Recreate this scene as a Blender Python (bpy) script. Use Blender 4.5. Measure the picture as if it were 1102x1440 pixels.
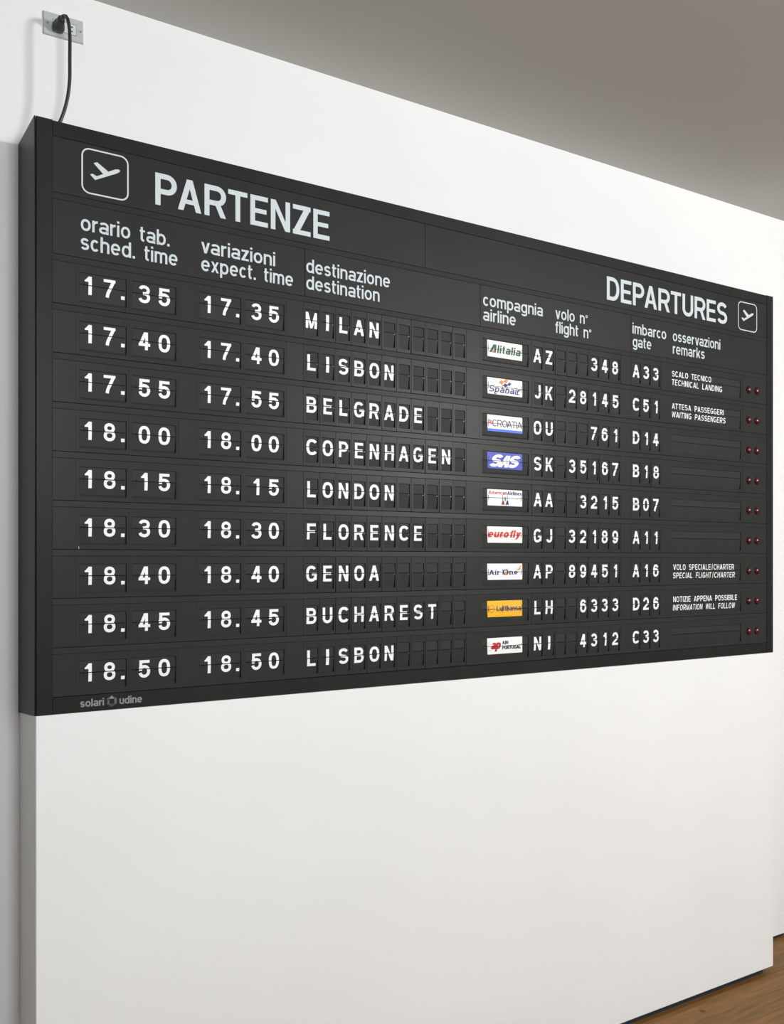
import bpy, math, random
from mathutils import Vector

for o in list(bpy.data.objects):
    bpy.data.objects.remove(o)
sc = bpy.context.scene
COL = sc.collection
rnd = random.Random(7)

# ------------------------------------------------------------------ camera
cd = bpy.data.cameras.new('camera')
cam = bpy.data.objects.new('camera', cd)
COL.objects.link(cam)
cam.location = (-0.57766, -2.77878, 1.982)
cam.rotation_euler = (math.radians(90), 0, math.radians(-32.7253))
cd.sensor_fit = 'AUTO'
cd.sensor_width = 36
cd.lens = 1309 * 36 / 1440
cd.shift_y = 67 / 1440
cd.clip_start = 0.05
sc.camera = cam

# ------------------------------------------------------------------ world, lamps, exposure
w = bpy.data.worlds.new('world')
sc.world = w
w.use_nodes = True
bg = w.node_tree.nodes['Background']
bg.inputs['Color'].default_value = (0.90, 0.96, 1.0, 1)
bg.inputs['Strength'].default_value = 0.075

def area(name, loc, target, sx, sy, power, col=(1, 1, 1), spread=180):
    l = bpy.data.lights.new(name, 'AREA')
    l.shape = 'RECTANGLE'
    l.size = sx
    l.size_y = sy
    l.energy = power
    l.color = col
    l.spread = math.radians(spread)
    o = bpy.data.objects.new(name, l)
    COL.objects.link(o)
    o.location = loc
    d = Vector(target) - Vector(loc)
    o.rotation_euler = d.to_track_quat('-Z', 'Y').to_euler()
    return o

area('key_softbox', (4.85, -5.1, 3.4), (2.0, 0, 2.9), 1.0, 1.0, 325, (1.0, 0.998, 0.988))
area('fill_softbox', (0.22, -3.9, 2.9), (-0.2, 0, 2.2), 0.9, 0.9, 78, (0.955, 0.985, 1.0))

sc.view_settings.view_transform = 'Standard'
sc.view_settings.look = 'None'
sc.view_settings.gamma = 1
sc.view_settings.exposure = 0.0
sc.view_settings.use_curve_mapping = False

# ------------------------------------------------------------------ materials
def mat(name, col, rough=0.5, spec=0.5, metal=0.0, coat=0.0):
    m = bpy.data.materials.new(name)
    m.use_nodes = True
    b = m.node_tree.nodes['Principled BSDF']
    b.inputs['Base Color'].default_value = (*col, 1)
    b.inputs['Roughness'].default_value = rough
    b.inputs['Specular IOR Level'].default_value = spec
    b.inputs['Metallic'].default_value = metal
    b.inputs['Coat Weight'].default_value = coat
    return m

def noise_mat(name, c1, c2, scale=4.0, rough=0.5, spec=0.5, bump=0.0, bscale=200, rvar=0.0, stretch=(1, 1, 1), lo=0.35, hi=0.65):
    m = mat(name, c1, rough, spec)
    nt = m.node_tree
    N = nt.nodes
    b = N['Principled BSDF']
    tc = N.new('ShaderNodeTexCoord')
    mp = N.new('ShaderNodeMapping')
    mp.inputs['Scale'].default_value = stretch
    nt.links.new(tc.outputs['Object'], mp.inputs['Vector'])
    n = N.new('ShaderNodeTexNoise')
    n.inputs['Scale'].default_value = scale
    n.inputs['Detail'].default_value = 5
    nt.links.new(mp.outputs['Vector'], n.inputs['Vector'])
    r = N.new('ShaderNodeValToRGB')
    r.color_ramp.elements[0].position = lo
    r.color_ramp.elements[1].position = hi
    r.color_ramp.elements[0].color = (*c1, 1)
    r.color_ramp.elements[1].color = (*c2, 1)
    nt.links.new(n.outputs['Fac'], r.inputs['Fac'])
    nt.links.new(r.outputs['Color'], b.inputs['Base Color'])
    if rvar:
        mr = N.new('ShaderNodeMapRange')
        mr.inputs['To Min'].default_value = rough - rvar
        mr.inputs['To Max'].default_value = rough + rvar
        nt.links.new(n.outputs['Fac'], mr.inputs['Value'])
        nt.links.new(mr.outputs['Result'], b.inputs['Roughness'])
    if bump:
        n2 = N.new('ShaderNodeTexNoise')
        n2.inputs['Scale'].default_value = bscale
        nt.links.new(tc.outputs['Object'], n2.inputs['Vector'])
        bp = N.new('ShaderNodeBump')
        bp.inputs['Strength'].default_value = bump
        bp.inputs['Distance'].default_value = 0.002
        nt.links.new(n2.outputs['Fac'], bp.inputs['Height'])
        nt.links.new(bp.outputs['Normal'], b.inputs['Normal'])
    return m

M = {}
M['casing'] = noise_mat('black_painted_metal', (0.017, 0.018, 0.018), (0.021, 0.022, 0.022), 3, 0.40, 0.10, 0.05, 300, 0.04)
M['panel'] = noise_mat('black_satin_panel', (0.023, 0.024, 0.024), (0.027, 0.028, 0.028), 2.5, 0.42, 0.10, 0.05, 350, 0.04)
M['unit'] = noise_mat('black_unit_frame', (0.029, 0.030, 0.0295), (0.033, 0.034, 0.0335), 5, 0.34, 0.065, 0.04, 350, 0.03)
M['flap'] = noise_mat('black_matt_flap', (0.025, 0.025, 0.025), (0.028, 0.028, 0.028), 20, 0.55, 0.15)
M['dark'] = mat('dark_inside', (0.004, 0.004, 0.004), 0.8, 0.1)
M['pin'] = mat('steel_pin', (0.35, 0.35, 0.34), 0.35, 0.5, 0.6)
M['heading'] = mat('pale_blue_white_lettering', (0.57, 0.63, 0.66), 0.5, 0.3)
M['white'] = mat('white_flap_print', (0.86, 0.88, 0.88), 0.5, 0.3)
M['silver'] = mat('silver_lettering', (0.30, 0.31, 0.31), 0.35, 0.5, 0.3)
M['silver_dark'] = mat('silver_emblem_dark', (0.07, 0.072, 0.074), 0.35, 0.5, 0.3)
M['silver_mid'] = mat('silver_emblem_mid', (0.14, 0.145, 0.15), 0.35, 0.5, 0.3)
M['lamp'] = mat('dark_red_lens', (0.075, 0.005, 0.012), 0.28, 0.5, 0, 0.15)
for k, c in dict(p_white=(0.85, 0.87, 0.87), p_green=(0.02, 0.10, 0.035), p_red=(0.72, 0.035, 0.03), p_navy=(0.03, 0.035, 0.16),
                 p_orange=(0.90, 0.24, 0.05), p_blue=(0.075, 0.095, 0.52), p_sky=(0.08, 0.20, 0.80), p_grey=(0.05, 0.045, 0.09),
                 p_yellow=(0.87, 0.46, 0.02), p_black=(0.015, 0.015, 0.015), p_dred=(0.45, 0.03, 0.03), p_amber=(0.87, 0.33, 0.03),
                 p_pink=(0.75, 0.35, 0.33)).items():
    M[k] = mat('print_' + k[2:], c, 0.5, 0.3)
M['wall'] = noise_mat('white_wall_paint', (0.79, 0.80, 0.80), (0.815, 0.825, 0.825), 1.3, 0.75, 0.25, 0.08, 120)
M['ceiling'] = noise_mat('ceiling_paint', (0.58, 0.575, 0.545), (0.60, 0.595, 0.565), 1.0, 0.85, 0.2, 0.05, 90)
M['toe'] = mat('dark_shadow_gap', (0.02, 0.024, 0.03), 0.7, 0.2)
M['plate'] = noise_mat('brushed_steel_plate', (0.50, 0.53, 0.55), (0.56, 0.59, 0.61), 60, 0.42, 0.5, 0.0, 200, 0.03, (1, 1, 12))
M['plate'].node_tree.nodes['Principled BSDF'].inputs['Metallic'].default_value = 0.35
M['socket'] = mat('light_grey_socket', (0.60, 0.63, 0.65), 0.4)
M['rubber'] = mat('black_rubber', (0.022, 0.022, 0.022), 0.45, 0.5)
M['screw'] = mat('steel_screw', (0.35, 0.36, 0.37), 0.35, 0.5, 0.8)

def wood():
    m = mat('oak_floor', (0.3, 0.16, 0.07), 0.5, 0.25)
    nt = m.node_tree
    N = nt.nodes
    b = N['Principled BSDF']
    tc = N.new('ShaderNodeTexCoord')
    oi = N.new('ShaderNodeObjectInfo')
    add = N.new('ShaderNodeVectorMath')
    add.operation = 'ADD'
    mul = N.new('ShaderNodeMath')
    mul.operation = 'MULTIPLY'
    mul.inputs[1].default_value = 37.0
    nt.links.new(oi.outputs['Random'], mul.inputs[0])
    nt.links.new(tc.outputs['Object'], add.inputs[0])
    nt.links.new(mul.outputs[0], add.inputs[1])
    mp = N.new('ShaderNodeMapping')
    mp.inputs['Scale'].default_value = (1.3, 16, 1)
    nt.links.new(add.outputs[0], mp.inputs['Vector'])
    n = N.new('ShaderNodeTexNoise')
    n.inputs['Scale'].default_value = 3
    n.inputs['Detail'].default_value = 8
    n.inputs['Roughness'].default_value = 0.6
    n.inputs['Distortion'].default_value = 0.6
    nt.links.new(mp.outputs['Vector'], n.inputs['Vector'])
    r = N.new('ShaderNodeValToRGB')
    e = r.color_ramp.elements
    e[0].position = 0.30
    e[0].color = (0.135, 0.064, 0.019, 1)
    e[1].position = 0.72
    e[1].color = (0.25, 0.125, 0.036, 1)
    nt.links.new(n.outputs['Fac'], r.inputs['Fac'])
    # knots
    v = N.new('ShaderNodeTexVoronoi')
    v.inputs['Scale'].default_value = 5
    nt.links.new(add.outputs[0], v.inputs['Vector'])
    r2 = N.new('ShaderNodeValToRGB')
    r2.color_ramp.elements[0].position = 0.03
    r2.color_ramp.elements[0].color = (0.28, 0.25, 0.24, 1)
    r2.color_ramp.elements[1].position = 0.09
    r2.color_ramp.elements[1].color = (1, 1, 1, 1)
    nt.links.new(v.outputs['Distance'], r2.inputs['Fac'])
    mx = N.new('ShaderNodeMix')
    mx.data_type = 'RGBA'
    mx.blend_type = 'MULTIPLY'
    mx.inputs['Factor'].default_value = 1
    nt.links.new(r.outputs['Color'], mx.inputs['A'])
    nt.links.new(r2.outputs['Color'], mx.inputs['B'])
    hv = N.new('ShaderNodeHueSaturation')
    mr = N.new('ShaderNodeMapRange')
    mr.inputs['To Min'].default_value = 0.88
    mr.inputs['To Max'].default_value = 1.12
    nt.links.new(oi.outputs['Random'], mr.inputs['Value'])
    nt.links.new(mr.outputs['Result'], hv.inputs['Value'])
    nt.links.new(mx.outputs['Result'], hv.inputs['Color'])
    nt.links.new(hv.outputs['Color'], b.inputs['Base Color'])
    bp = N.new('ShaderNodeBump')
    bp.inputs['Strength'].default_value = 0.12
    bp.inputs['Distance'].default_value = 0.001
    nt.links.new(n.outputs['Fac'], bp.inputs['Height'])
    nt.links.new(bp.outputs['Normal'], b.inputs['Normal'])
    return m
M['wood'] = wood()

# ------------------------------------------------------------------ mesh helpers
class MB:
    def __init__(s):
        s.v = []
        s.f = []
        s.mi = []
        s.sm = []
    def poly(s, pts, mi=0, smooth=False):
        n = len(s.v)
        s.v += [tuple(p) for p in pts]
        s.f.append(list(range(n, n + len(pts))))
        s.mi.append(mi)
        s.sm.append(smooth)
    def box(s, x0, x1, y0, y1, z0, z1, mi=0, bevel=0.0):
        b = bevel
        if b <= 0:
            n = len(s.v)
            s.v += [(x0, y0, z0), (x1, y0, z0), (x1, y1, z0), (x0, y1, z0), (x0, y0, z1), (x1, y0, z1), (x1, y1, z1), (x0, y1, z1)]
            for f in ((0, 3, 2, 1), (4, 5, 6, 7), (0, 1, 5, 4), (1, 2, 6, 5), (2, 3, 7, 6), (3, 0, 4, 7)):
                s.f.append([n + i for i in f])
                s.mi.append(mi)
                s.sm.append(False)
            return
        # front face (y0, towards the viewer) chamfered on all four edges
        n = len(s.v)
        s.v += [(x0 + b, y0, z0 + b), (x1 - b, y0, z0 + b), (x1 - b, y0, z1 - b), (x0 + b, y0, z1 - b),
                (x0, y0 + b, z0), (x1, y0 + b, z0), (x1, y0 + b, z1), (x0, y0 + b, z1),
                (x0, y1, z0), (x1, y1, z0), (x1, y1, z1), (x0, y1, z1)]
        fs = [(0, 1, 2, 3)]
        for i in range(4):
            j = (i + 1) % 4
            fs.append((i, i + 4, j + 4, j))
            fs.append((i + 4, i + 8, j + 8, j + 4))
        fs.append((8, 11, 10, 9))
        for f in fs:
            s.f.append([n + i for i in f])
            s.mi.append(mi)
            s.sm.append(False)
    def tube(s, pts, rads, seg=14, mi=0, caps=True):
        pts = [Vector(p) for p in pts]
        up = Vector((0.3, 0.9, 0.1)).normalized()
        rings = []
        for i, p in enumerate(pts):
            t = (pts[min(i + 1, len(pts) - 1)] - pts[max(i - 1, 0)]).normalized()
            a = t.cross(up).normalized()
            b = t.cross(a).normalized()
            up = (-b if b.dot(up) < 0 else b)
            a = t.cross(up).normalized()
            r = rads[i] if isinstance(rads, (list, tuple)) else rads
            n = len(s.v)
            s.v += [tuple(p + (a * math.cos(2 * math.pi * k / seg) + up * math.sin(2 * math.pi * k / seg)) * r) for k in range(seg)]
            rings.append(n)
        for A, B in zip(rings, rings[1:]):
            for k in range(seg):
                k2 = (k + 1) % seg
                s.f.append([A + k, A + k2, B + k2, B + k])
                s.mi.append(mi)
                s.sm.append(True)
        if caps:
            s.f.append([rings[0] + k for k in range(seg)][::-1])
            s.mi.append(mi)
            s.sm.append(False)
            s.f.append([rings[-1] + k for k in range(seg)])
            s.mi.append(mi)
            s.sm.append(False)
    def mesh(s, name, mats):
        me = bpy.data.meshes.new(name)
        me.from_pydata(s.v, [], s.f)
        for m in mats:
            me.materials.append(m)
        me.polygons.foreach_set('material_index', s.mi)
        me.polygons.foreach_set('use_smooth', s.sm)
        me.update()
        return me
    def build(s, name, mats, parent=None, loc=None):
        if not isinstance(mats, (list, tuple)):
            mats = [mats]
        return link(name, s.mesh(name, mats), parent, loc)

def link(name, me, parent=None, loc=None, label=None):
    o = bpy.data.objects.new(name, me)
    COL.objects.link(o)
    if parent:
        o.parent = parent
    if loc:
        o.location = loc
    if label:
        o['label'] = label
    return o

def tag(o, label=None, cat=None, group=None, kind=None):
    if label: o['label'] = label
    if cat: o['category'] = cat
    if group: o['group'] = group
    if kind: o['kind'] = kind
    return o

# ------------------------------------------------------------------ stroke lettering (x to the right, z up, cap height 1)
def arc(cx, cy, rx, ry, a0, a1, n=18, e=2.35):
    out = []
    for i in range(n + 1):
        a = math.radians(a0 + (a1 - a0) * i / n)
        c, s_ = math.cos(a), math.sin(a)
        out.append((cx + rx * math.copysign(abs(c) ** (2 / e), c), cy + ry * math.copysign(abs(s_) ** (2 / e), s_)))
    return out

def stroke_quads(pts, t, closed=False):
    P = []
    for p in pts:
        if not P or math.hypot(p[0] - P[-1][0], p[1] - P[-1][1]) > 1e-5:
            P.append(p)
    if closed and math.hypot(P[0][0] - P[-1][0], P[0][1] - P[-1][1]) < 1e-5:
        P.pop()
    n = len(P)
    L, R = [], []
    for i in range(n):
        if closed:
            a, c = P[i - 1], P[(i + 1) % n]
        else:
            a = P[i - 1] if i > 0 else None
            c = P[i + 1] if i < n - 1 else None
        b = P[i]
        ds = []
        if a: ds.append(((b[0] - a[0]), (b[1] - a[1])))
        if c: ds.append(((c[0] - b[0]), (c[1] - b[1])))
        ds = [(x / math.hypot(x, y), y / math.hypot(x, y)) for x, y in ds]
        if len(ds) == 2:
            nx, ny = -(ds[0][1] + ds[1][1]), ds[0][0] + ds[1][0]
            m = math.hypot(nx, ny) or 1
            nx, ny = nx / m, ny / m
            k = max(0.35, nx * -ds[0][1] + ny * ds[0][0])
            nx, ny = nx / k, ny / k
        else:
            nx, ny = -ds[0][1], ds[0][0]
        L.append((b[0] + nx * t / 2, b[1] + ny * t / 2))
        R.append((b[0] - nx * t / 2, b[1] - ny * t / 2))
    q = []
    for i in range(n if closed else n - 1):
        j = (i + 1) % n
        q.append([L[i], R[i], R[j], L[j]])
    return q

def rect(x0, y0, x1, y1):
    return [(x0, y0), (x1, y0), (x1, y1), (x0, y1)]

def leg(x0, y0, x1, y1, s):      # slanted stem cut level at both ends, s = level width, x = left corner
    return [(x0, y0), (x0 + s, y0), (x1 + s, y1), (x1, y1)]

XH = 0.745
def glyph(c, t):
    """returns (advance width, quads)"""
    h = t / 2
    Q = []
    def S(p, closed=False, tt=None):
        Q.extend(stroke_quads(p, tt or t, closed))
    def R(*a):
        Q.append(rect(*a))
    def G(*a):
        Q.append(leg(*a))
    T, B = 1 - h, h
    s = t * 1.07
    if c in 'OQ0':
        w = 0.74 if c != '0' else 0.66
        S(arc(w / 2, .5, w / 2 - h, .5 - h, 0, 360, 40, 2.5), True)
    elif c == 'C':
        w = .74
        S(arc(w / 2, .5, w / 2 - h, .5 - h, 38, 322, 34, 2.5))
    elif c == 'G':
        w = .75
        S(arc(w / 2, .5, w / 2 - h, .5 - h, 40, 330, 34, 2.5))
        R(w * .52, .38, w, .38 + t * .9)
        R(w - t, .10, w, .42)
    elif c == 'D':
        w = .72
        S([(0, T), (w * .42, T)] + arc(w * .42, .5, w * .58 - h, .5 - h, 90, -90, 20, 2.3) + [(0, B)])
        R(0, 0, t, 1)
    elif c in 'PR':
        w = .68 if c == 'P' else .72
        yb = .44
        r = (T - yb) / 2
        S([(0, T), (w - h - r, T)] + arc(w - h - r, T - r, r, r, 90, -90, 14, 2.1) + [(0, yb)])
        R(0, 0, t, 1)
        if c == 'R':
            G(w - s * 1.05, 0, w * .46, yb, s * 1.05)
    elif c == 'B':
        w = .70
        yb = .52
        r = (T - yb) / 2
        r2 = (yb - B) / 2
        S([(0, T), (w - .04 - h - r, T)] + arc(w - .04 - h - r, T - r, r, r, 90, -90, 14, 2.1) + [(0, yb)])
        S([(0, yb), (w - h - r2, yb)] + arc(w - h - r2, yb - r2, r2, r2, 90, -90, 14, 2.1) + [(0, B)])
        R(0, 0, t, 1)
    elif c in 'EF':
        w = .62 if c == 'E' else .60
        R(0, 0, t, 1)
        R(0, 1 - t * .95, w, 1)
        R(0, .5 - t * .45, w * .92, .5 + t * .45)
        if c == 'E':
            R(0, 0, w, t * .95)
    elif c == 'L':
        w = .58
        R(0, 0, t, 1)
        R(0, 0, w, t * .95)
    elif c == 'H':
        w = .70
        R(0, 0, t, 1)
        R(w - t, 0, w, 1)
        R(0, .5 - t * .45, w, .5 + t * .45)
    elif c == 'I':
        w = t
        R(0, 0, t, 1)
    elif c == 'T':
        w = .66
        R(0, 1 - t * .95, w, 1)
        R(w / 2 - h, 0, w / 2 + h, 1)
    elif c == 'N':
        w = .70
        R(0, 0, t, 1)
        R(w - t, 0, w, 1)
        G(w - s * 1.0, 0, 0.01, 1, s * .95)
    elif c == 'M':
        w = .80
        R(0, 0, t, 1)
        R(w - t, 0, w, 1)
        G(w / 2 - s * .38, 0, 0.02, 1, s * .78)
        G(w / 2 - s * .38, 0, w - s * .8 - .01, 1, s * .78)
    elif c == 'A':
        w = .76
        G(0, 0, w / 2 - s * .52, 1, s)
        G(w - s, 0, w / 2 - s * .48, 1, s)
        R(w * .2, .22, w * .8, .22 + t * .85)
    elif c == 'V':
        w = .74
        G(w / 2 - s * .5, 0, 0, 1, s)
        G(w / 2 - s * .5, 0, w - s, 1, s)
    elif c == 'W':
        w = 1.0
        for a, b in ((.27, 0), (.27, .5), (.73, .5), (.73, 1)):
            G(w * a - s * .4, 0, max(0, min(w - s * .8, w * b - s * .4)), 1, s * .8)
    elif c == 'U':
        w = .70
        S([(h, 1), (h, .34)] + arc(w / 2, .34, w / 2 - h, .34 - h, 180, 360, 18, 2.2) + [(w - h, 1)])
    elif c == 'J':
        w = .56
        S([(w - h, 1), (w - h, .28)] + arc(w / 2, .28, w / 2 - h, .28 - h, 0, -170, 14, 2.2))
    elif c == 'K':
        w = .72
        R(0, 0, t, 1)
        G(0.04, .32, w - s * 1.1, 1, s * 1.1)
        G(w - s * 1.1, 0, w * .26, .60, s * 1.1)
    elif c == 'Z':
        w = .66
        R(0, 1 - t * .95, w, 1)
        R(0, 0, w, t * .95)
        G(0, t * .5, w - s * 1.3, 1 - t * .5, s * 1.3)
    elif c == 'Y':
        w = .72
        R(w / 2 - h, 0, w / 2 + h, .45)
        G(w / 2 - s * .5, .40, 0, 1, s)
        G(w / 2 - s * .5, .40, w - s, 1, s)
    elif c == 'X':
        w = .72
        G(0, 0, w - s, 1, s)
        G(w - s, 0, 0, 1, s)
    elif c == 'S':
        w = .70
        ry = (T - B) / 4
        S(arc(w / 2, T - ry, w / 2 - h - .01, ry, 22, 250, 18, 2.15) + arc(w / 2, B + ry, w / 2 - h, ry, 70, -158, 18, 2.15))
    elif c == '1':
        w = .36
        R(w - t, 0, w, 1)
        Q.append([(0, .70), (w - t, .70), (w - t, .80), (0, .79)])
        Q.append([(w - t * 1.75, .80), (w - t, .80), (w - t * .75, 1), (w - t, .97)])
        Q[-1] = [(w - t * 1.9, .79), (w - t, .79), (w - t, .98)]
    elif c == '2':
        w = .64
        ry = .26
        S(arc(w / 2, T - ry, w / 2 - h, ry, 172, -25, 16, 2.1) + [(h + .02, t * .9), (h + .02, B + .02)])
        R(0, 0, w, t * .95)
    elif c == '3':
        w = .66
        r1 = (T - .53) / 2
        r2 = (.53 - B) / 2
        S(arc(w / 2, T - r1, w / 2 - h - .02, r1, 165, -90, 18, 2.1) + [(w * .38, .53)])
        S([(w * .38, .53)] + arc(w / 2, B + r2, w / 2 - h, r2, 90, -165, 18, 2.1))
    elif c == '4':
        w = .68
        R(w - t * 1.75, 0, w - t * .75, 1)
        R(0, .21, w, .21 + t * .95)
        G(0, .21 + t * .4, w - t * 1.75 - t * .35, 1, s * 1.05)
    elif c == '5':
        w = .66
        r = (.635 - B) / 2
        R(.06, 1 - t * .95, w - .03, 1)
        G(.035, .40, .07, 1, t * .98)
        S([(.06, .50)] + arc(w / 2 - .0, B + r, w / 2 - h, r, 128, -165, 20, 2.1))
    elif c in '69':
        w = .66
        r = (.61 - B) / 2
        p = arc(w / 2, B + r, w / 2 - h, r, 0, 360, 30, 2.1)
        q = [(h, B + r)] + [(h, .58)] + arc(w / 2, .60, w / 2 - h, T - .60, 178, 28, 14, 2.1)
        if c == '9':
            p = [(w - x, 1 - y) for x, y in p]
            q = [(w - x, 1 - y) for x, y in q]
        S(p, True)
        S(q)
    elif c == '7':
        w = .62
        R(0, 1 - t * .95, w, 1)
        pts = [(w - t * .62, 1 - t * .6), (w * .55, .50), (w * .36, .22), (w * .30, 0)]
        S(pts, False, t * 1.0)
    elif c == '8':
        w = .66
        r1 = (T - .53) / 2
        r2 = (.53 - B) / 2
        S(arc(w / 2, T - r1, w / 2 - h - .03, r1, 0, 360, 28, 2.15), True)
        S(arc(w / 2, B + r2, w / 2 - h, r2, 0, 360, 28, 2.15), True)
    elif c == '.':
        w = t * 1.12
        R(0, 0, w, t * 1.12)
    elif c == '/':
        w = .52
        G(.12, -.05, w - .12 - s * .8, 1.05, s * .8)
    elif c == '°':
        w = .26
        S(arc(w / 2, .70, w / 2 - t * .25, .13 - t * .25, 0, 360, 20, 2), True, t * .5)
    elif c == ' ':
        w = .30
    # ---- lower case
    elif c == 'o':
        w = .60
        S(arc(w / 2, XH / 2, w / 2 - h, XH / 2 - h, 0, 360, 32, 2.2), True)
    elif c == 'c':
        w = .52
        S(arc(w / 2 + .01, XH / 2, w / 2 - h + .01, XH / 2 - h, 42, 318, 26, 2.2))
    elif c == 'e':
        w = .60
        S(arc(w / 2, XH / 2, w / 2 - h, XH / 2 - h, -2, 318, 30, 2.2))
        R(h, XH / 2 - t * .42, w - h * .4, XH / 2 + t * .42)
    elif c in 'bpdqg':
        w = .60
        S(arc(w / 2, XH / 2, w / 2 - h, XH / 2 - h, 0, 360, 32, 2.2), True)
        if c == 'b': R(0, 0, t, 1)
        if c == 'p': R(0, -.27, t, XH)
        if c == 'd': R(w - t, 0, w, 1)
        if c == 'q': R(w - t, -.27, w, XH)
        if c == 'g': S([(w - h, XH), (w - h, -.03)] + arc(w / 2, -.03, w / 2 - h, .24 - h, 0, -160, 12, 2.2))
    elif c == 'a':
        w = .58
        S(arc(w / 2, XH - .22, w / 2 - h, .22 - h, 158, 0, 12, 2.2) + [(w - h, 0)])
        S(arc(w / 2 - .01, .225, w / 2 - h - .0, .225 - h, 0, 360, 24, 2.3), True)
    elif c in 'nhm':
        w = .56 if c != 'm' else .86
        R(0, 0, t, 1 if c == 'h' else XH)
        ws = [(h, .56 - h)] if c != 'm' else [(h, .43), (.43, .86 - h)]
        for a, b in ws:
            m_ = (a + b) / 2
            S(arc(m_, XH - .25, (b - a) / 2, .25 - h, 165, 0, 12, 2.3) + [(b, 0)])
    elif c == 'u':
        w = .56
        R(w - t, 0, w, XH)
        S([(h, XH), (h, .25)] + arc(w / 2, .25, w / 2 - h, .25 - h, 180, 345, 12, 2.3))
    elif c == 'r':
        w = .34
        R(0, 0, t, XH)
        S(arc(.36, XH - .30, .36 - h, .30 - h, 165, 92, 8, 2.2))
    elif c in 'il':
        w = t
        R(0, 0, t, XH if c == 'i' else 1)
        if c == 'i': R(0, 1 - t * .95, t, 1)
    elif c == 't':
        w = .34
        S([(t * .9, .95), (t * .9, .20)] + arc(t * .9 + .14, .20, .14, .20 - h, 180, 275, 8, 2.3))
        R(0, XH - t * .85, w, XH)
    elif c == 'f':
        w = .34
        S([(t * 1.0, 0), (t * 1.0, .80)] + arc(t + .16, .80, .16, .20 - h, 180, 85, 8, 2.3))
        R(0, XH - t * .85, w, XH)
    elif c == 's':
        w = .52
        ry = (XH - t) / 4
        S(arc(w / 2, XH - h - ry, w / 2 - h - .01, ry, 22, 250, 14, 2.15) + arc(w / 2, h + ry, w / 2 - h, ry, 70, -158, 14, 2.15))
    elif c in 'vy':
        w = .56
        G(w / 2 - s * .5, 0, 0, XH, s)
        G(w / 2 - s * .5, 0, w - s, XH, s)
        if c == 'y': G(w / 2 - s * 1.1, -.26, w / 2 - s * .4, 0.05, s)
    elif c == 'x':
        w = .54
        G(0, 0, w - s, XH, s)
        G(w - s, 0, 0, XH, s)
    elif c == 'k':
        w = .54
        R(0, 0, t, 1)
        G(.05, .20, w - s * 1.1, XH, s * 1.1)
        G(w - s * 1.1, 0, w * .28, XH * .62, s * 1.1)
    elif c == 'z':
        w = .50
        R(0, XH - t * .92, w, XH)
        R(0, 0, w, t * .92)
        G(0, t * .5, w - s * 1.25, XH - t * .5, s * 1.25)
    else:
        w = .5
    return w, Q

KERN = {('P', 'A'): -.07, ('R', 'T'): -.03, ('T', 'E'): -.0, ('L', 'T'): -.06, ('A', 'V'): -.08, ('W', 'A'): -.06, ('A', 'T'): -.06, ('A', 'I'): 0, ('r', 'k'): .02, ('v', 'a'): -.03, ('r', 'v'): .02}
def text_quads(s, t, track=0.11, slant=0.0, space=.30, words=None):
    x = 0
    out = []
    wi = 0
    prev = None
    for c in s:
        x += KERN.get((prev, c), 0)
        w, q = glyph(c, t) if c != ' ' else (space, [])
        wi += c == ' '
        for p in q:
            out.append([(a + x, b) for a, b in p])
            if words is not None: words.append(wi)
        x += w + track
        prev = c
    if slant:
        out = [[(a + slant * b, b) for a, b in p] for p in out]
    return out

def clip(poly, z, keep_above):
    out = []
    n = len(poly)
    for i in range(n):
        a, b = poly[i], poly[(i + 1) % n]
        ia = (a[1] >= z) == keep_above
        ib = (b[1] >= z) == keep_above
        if ia: out.append(a)
        if ia != ib:
            k = (z - a[1]) / (b[1] - a[1])
            out.append((a[0] + (b[0] - a[0]) * k, z))
    return out

GAP = 0.0013
def place(mb, quads, x0, x1, zb, cap, yfun=lambda z: 0.0, mi=0, hinge=None, lift=0.0003, fit=True, words=None, only=None):
    """fit quads (cap height 1) between x0 and x1 on baseline zb"""
    xs = [p[0] for q in quads for p in q]
    a, b = min(xs), max(xs)
    k = (x1 - x0) / (b - a) if fit else cap
    base = lift
    for i, q in enumerate(quads):
        if words is not None and words[i] != only: continue
        P = [((p[0] - a) * k + x0, p[1] * cap + zb) for p in q]
        ar = sum(P[j][0] * P[(j + 1) % len(P)][1] - P[(j + 1) % len(P)][0] * P[j][1] for j in range(len(P)))
        if ar < 0: P = P[::-1]
        parts = [P] if hinge is None else [clip(P, hinge + GAP, True), clip(P, hinge - GAP, False)]
        for pp in parts:
            if len(pp) >= 3:
                l = base + (i % 12) * 0.00001
                mb.poly([(x, yfun(z) - l, z) for x, z in pp], mi)

# ------------------------------------------------------------------ the setting
D = 0.225          # depth of the wall block and the board
W = 3.39
CEIL = 3.762
b = MB()
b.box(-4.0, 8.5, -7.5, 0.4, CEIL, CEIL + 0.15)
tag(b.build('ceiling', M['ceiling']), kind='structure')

b = MB()
b.box(-4.0, 3.815, D, D + 0.14, 0.020, CEIL)
b.box(3.815, 8.5, D - 0.0, D + 0.14, 0.0, CEIL)
tag(b.build('wall_back', M['wall']), kind='structure')
b = MB()
b.box(-4.0, 3.815, D + 0.012, D + 0.10, 0.0, 0.020)
tag(b.build('baseboard_back', M['toe']), kind='structure')

b = MB()
b.box(0.0022, W - 0.001, 0.0, D, 0.026, 1.535, 0, 0.002)
tag(b.build('wall_front', M['wall']), kind='structure')
b = MB()
b.box(0.05, W - 0.06, 0.016, D, 0.0, 0.026)
tag(b.build('baseboard_front', M['toe']), kind='structure')

b = MB()
b.box(-4.0, 8.5, -7.5, 0.4, -0.12, -0.0125)
floor = tag(b.build('floor', M['wood']), kind='structure')
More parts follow.
